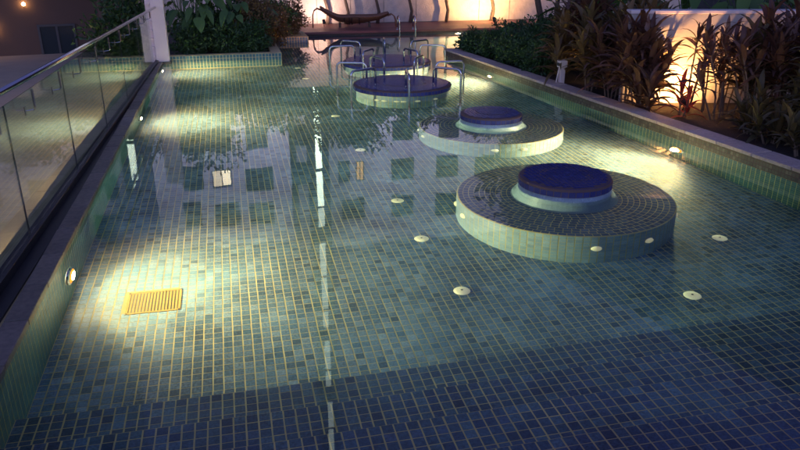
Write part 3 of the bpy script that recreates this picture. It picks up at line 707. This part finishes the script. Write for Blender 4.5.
for k, (x, y) in enumerate(((4.1, 25.28), (6.4, 25.3), (7.75, 25.3), (9.5, 25.3), (3.4, 25.3), (5.2, 25.3))):
    g = thing('slender_tree', 'slender bare trunk growing up against the back wall', 'tree', (x, y, .12), 0, 'slender trunks against the back wall')
    MB().tube([(0, 0, 0), (.06, .02, .4), (-.04, .0, .8), (.05, .03, 1.4), (.0, .0, 2.4)], [.07, .055, .05, .04, .03], 8).build('trunk', M['bark'], g, True)
    V, F = foliage(500, .5, .25, .6, (0, 0, 2.6), .2, 90 + k); stuff(obj('crown', np_mesh('crown', V, F, M['leaf_dark']), g))

# ---------------------------------------------------------------- buildings around
def building(name, label, cx, cy, wx, wy, h, rz, mat, wins, zb=-7.5, group=None, cat='building', parapet=.9):
    """wins: (x, z, w, h, state) on the face towards local -y"""
    g = thing(name, label, cat, (cx, cy, zb), rz, group)
    MB().box(-wx / 2, wx / 2, 0, wy, 0, h - zb).build('wall', M[mat], g)
    MB().box(-wx / 2 - .15, wx / 2 + .15, -.15, wy + .15, h - zb + .001, h - zb + parapet).build('parapet', M[mat], g)
    for (x, z, w, hh, st) in wins:
        f_ = MB(); z0 = z - zb - hh / 2; z1 = z0 + hh; b_ = .08
        f_.box(x - w / 2 - b_, x + w / 2 + b_, -.06, 0.05, z0 - b_, z0); f_.box(x - w / 2 - b_, x + w / 2 + b_, -.06, .05, z1, z1 + b_)
        f_.box(x - w / 2 - b_, x - w / 2, -.06, .05, z0, z1); f_.box(x + w / 2, x + w / 2 + b_, -.06, .05, z0, z1); f_.box(x - .04, x + .04, -.05, .05, z0, z1)
        wo_ = f_.build('window', M['frame'], g)
        MB().box(x - w / 2, x - .04, -.012, .0, z0, z1).build('pane', M[{0: 'window_dark', 1: 'lit_soft', 2: 'lit_orange', 3: 'lit_warm'}[st]], wo_)
        MB().box(x + .04, x + w / 2, -.012, .0, z0, z1).build('pane', M[{0: 'window_dark', 1: 'lit_warm', 2: 'lit_orange', 3: 'window_dark'}[st]], wo_)
    return g
wa = [(-1.6, 15.9, 1.5, 1.35, 1), (-4.0, 15.6, 1.5, 1.9, 0), (-4.3, 19.0, 1.3, 2.2, 0), (-1.4, 19.2, 1.9, 2.1, 0), (1.6, 16.2, 2.2, 1.9, 0), (1.6, 19.4, 2.0, 1.9, 0)] + [(x, z, 1.7, 1.8, 0) for x in (-4.2, -1.5, 1.6) for z in (9.2, 12.5)]
building('apartment_building', 'pale apartment block with one bright window beyond the back wall', 0 - 1.4, 60, 11.5, 12, 21.2, 0, 'facade', [(x + 1.4, z, w, h, s) for x, z, w, h, s in wa])
wb_ = [(5.4, 16.6, 2.0, 1.9, 0), (9.4, 16.6, .9, 2.0, 0), (10.9, 16.7, .6, 1.8, 2), (15.0, 16.8, 2.0, 1.9, 0), (19.4, 16.8, 2.0, 2.2, 0), (15.0, 20.4, 2.0, 2.0, 0), (19.4, 20.6, 2.0, 2.0, 0), (10.2, 20.4, 2.0, 2.0, 0), (23.2, 17, 1.8, 2, 0)] + [(x, z, 1.8, 1.8, 0) for x in (6, 10.5, 15, 19.5, 23) for z in (9.5, 13)]
building('apartment_building', 'wide pale apartment block with an orange lit window beyond the trees', 15.6, 62, 21, 12, 23.2, 0, 'facade', [(x - 15.6, z, w, h, s) for x, z, w, h, s in wb_])
def facade_fill(x, y, e):  # unseen lights added to brighten the facades mirrored in the water
    g = thing('floodlight', 'ground floodlight washing the pale apartment facade', 'floodlight', (x, y, -7.5), 0, 'floodlights before the apartment blocks')
    MB().box(-.3, .3, -.2, .2, 0, .25).build('housing', M['dark_metal'], g); MB().box(-.25, .25, -.15, .15, .251, .26).build('lens', M['lit_white'], g)
    spot(g, (0, 0, .4), (0, 9, 24), e, R(150), .9, (.80, .74, 1.0), .3)
for x in (-5, 2, 12, 22): facade_fill(x, 49, 15000)
# lit stair tower: one tall bright strip of glazing
tw = thing('stair_tower', 'slim dark tower with a tall bright strip of stairwell glazing', 'building', (6.7, 58.5, -7.5))
MB().box(-.9, .9, .05, 1.3, 0, 58).build('wall', M['facade_dark'], tw)
z = 6.0
for k in range(15):
    hh = 3.1 if k not in (6, 9, 11) else 1.7
    MB().box(-.27, .27, .0, .045, z, z + hh).build('glazing', M['lit_white' if k < 6 else 'lit_dim'], tw); z += 3.4
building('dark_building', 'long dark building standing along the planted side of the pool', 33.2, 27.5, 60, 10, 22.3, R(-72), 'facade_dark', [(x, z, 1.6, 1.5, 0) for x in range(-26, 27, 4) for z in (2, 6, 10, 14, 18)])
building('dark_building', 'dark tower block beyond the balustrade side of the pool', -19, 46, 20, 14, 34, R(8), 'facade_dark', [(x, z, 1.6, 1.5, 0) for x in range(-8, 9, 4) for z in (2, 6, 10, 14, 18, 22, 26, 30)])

# brown house below the balustrade side, with a lamp lit window and street lamps
g = building('brown_house', 'low brown house seen through the glass balustrade', -12, 30, 20, 10, 2.6, R(10), 'brown', [(-5, -.5, 1.4, 1.6, 0), (2.2, .2, .9, 1.2, 0), (5.5, -1.0, 1.2, 1.5, 0)])
for (x, z) in ((4.5, .6), (3.3, -.3), (3.8, -1.4)):
    q = Vector((x, -.02, z + 7.5)); q = Matrix.Rotation(R(10), 4, 'Z') @ q + Vector((-12, 30, -7.5))
    g = thing('wall_lamp', 'small warm globe lamp on the front of the brown house', 'wall lamp', tuple(q), R(10), 'globe lamps on the brown house')
    MB().tube([(0, .02, -.1), (0, -.10, -.1), (0, -.12, -.05)], .015, 8).build('arm', M['dark_metal'], g)
    MB().lathe([(.001, -.07), (.05, -.05), (.07, 0), (.05, .05), (.001, .07)], 14).build('globe', M['lamp_globe'], g, True, (0, -.12, .02))
for k, (x, y, h) in enumerate(((-3.0, 25.5, 8.5),)):
    tree(x, y, -7.5, h, 1.5, 'tree top rising beyond the glass balustrade before the brown house', 'trees beyond the balustrade', 60 + k, n=3500, zc=.82)
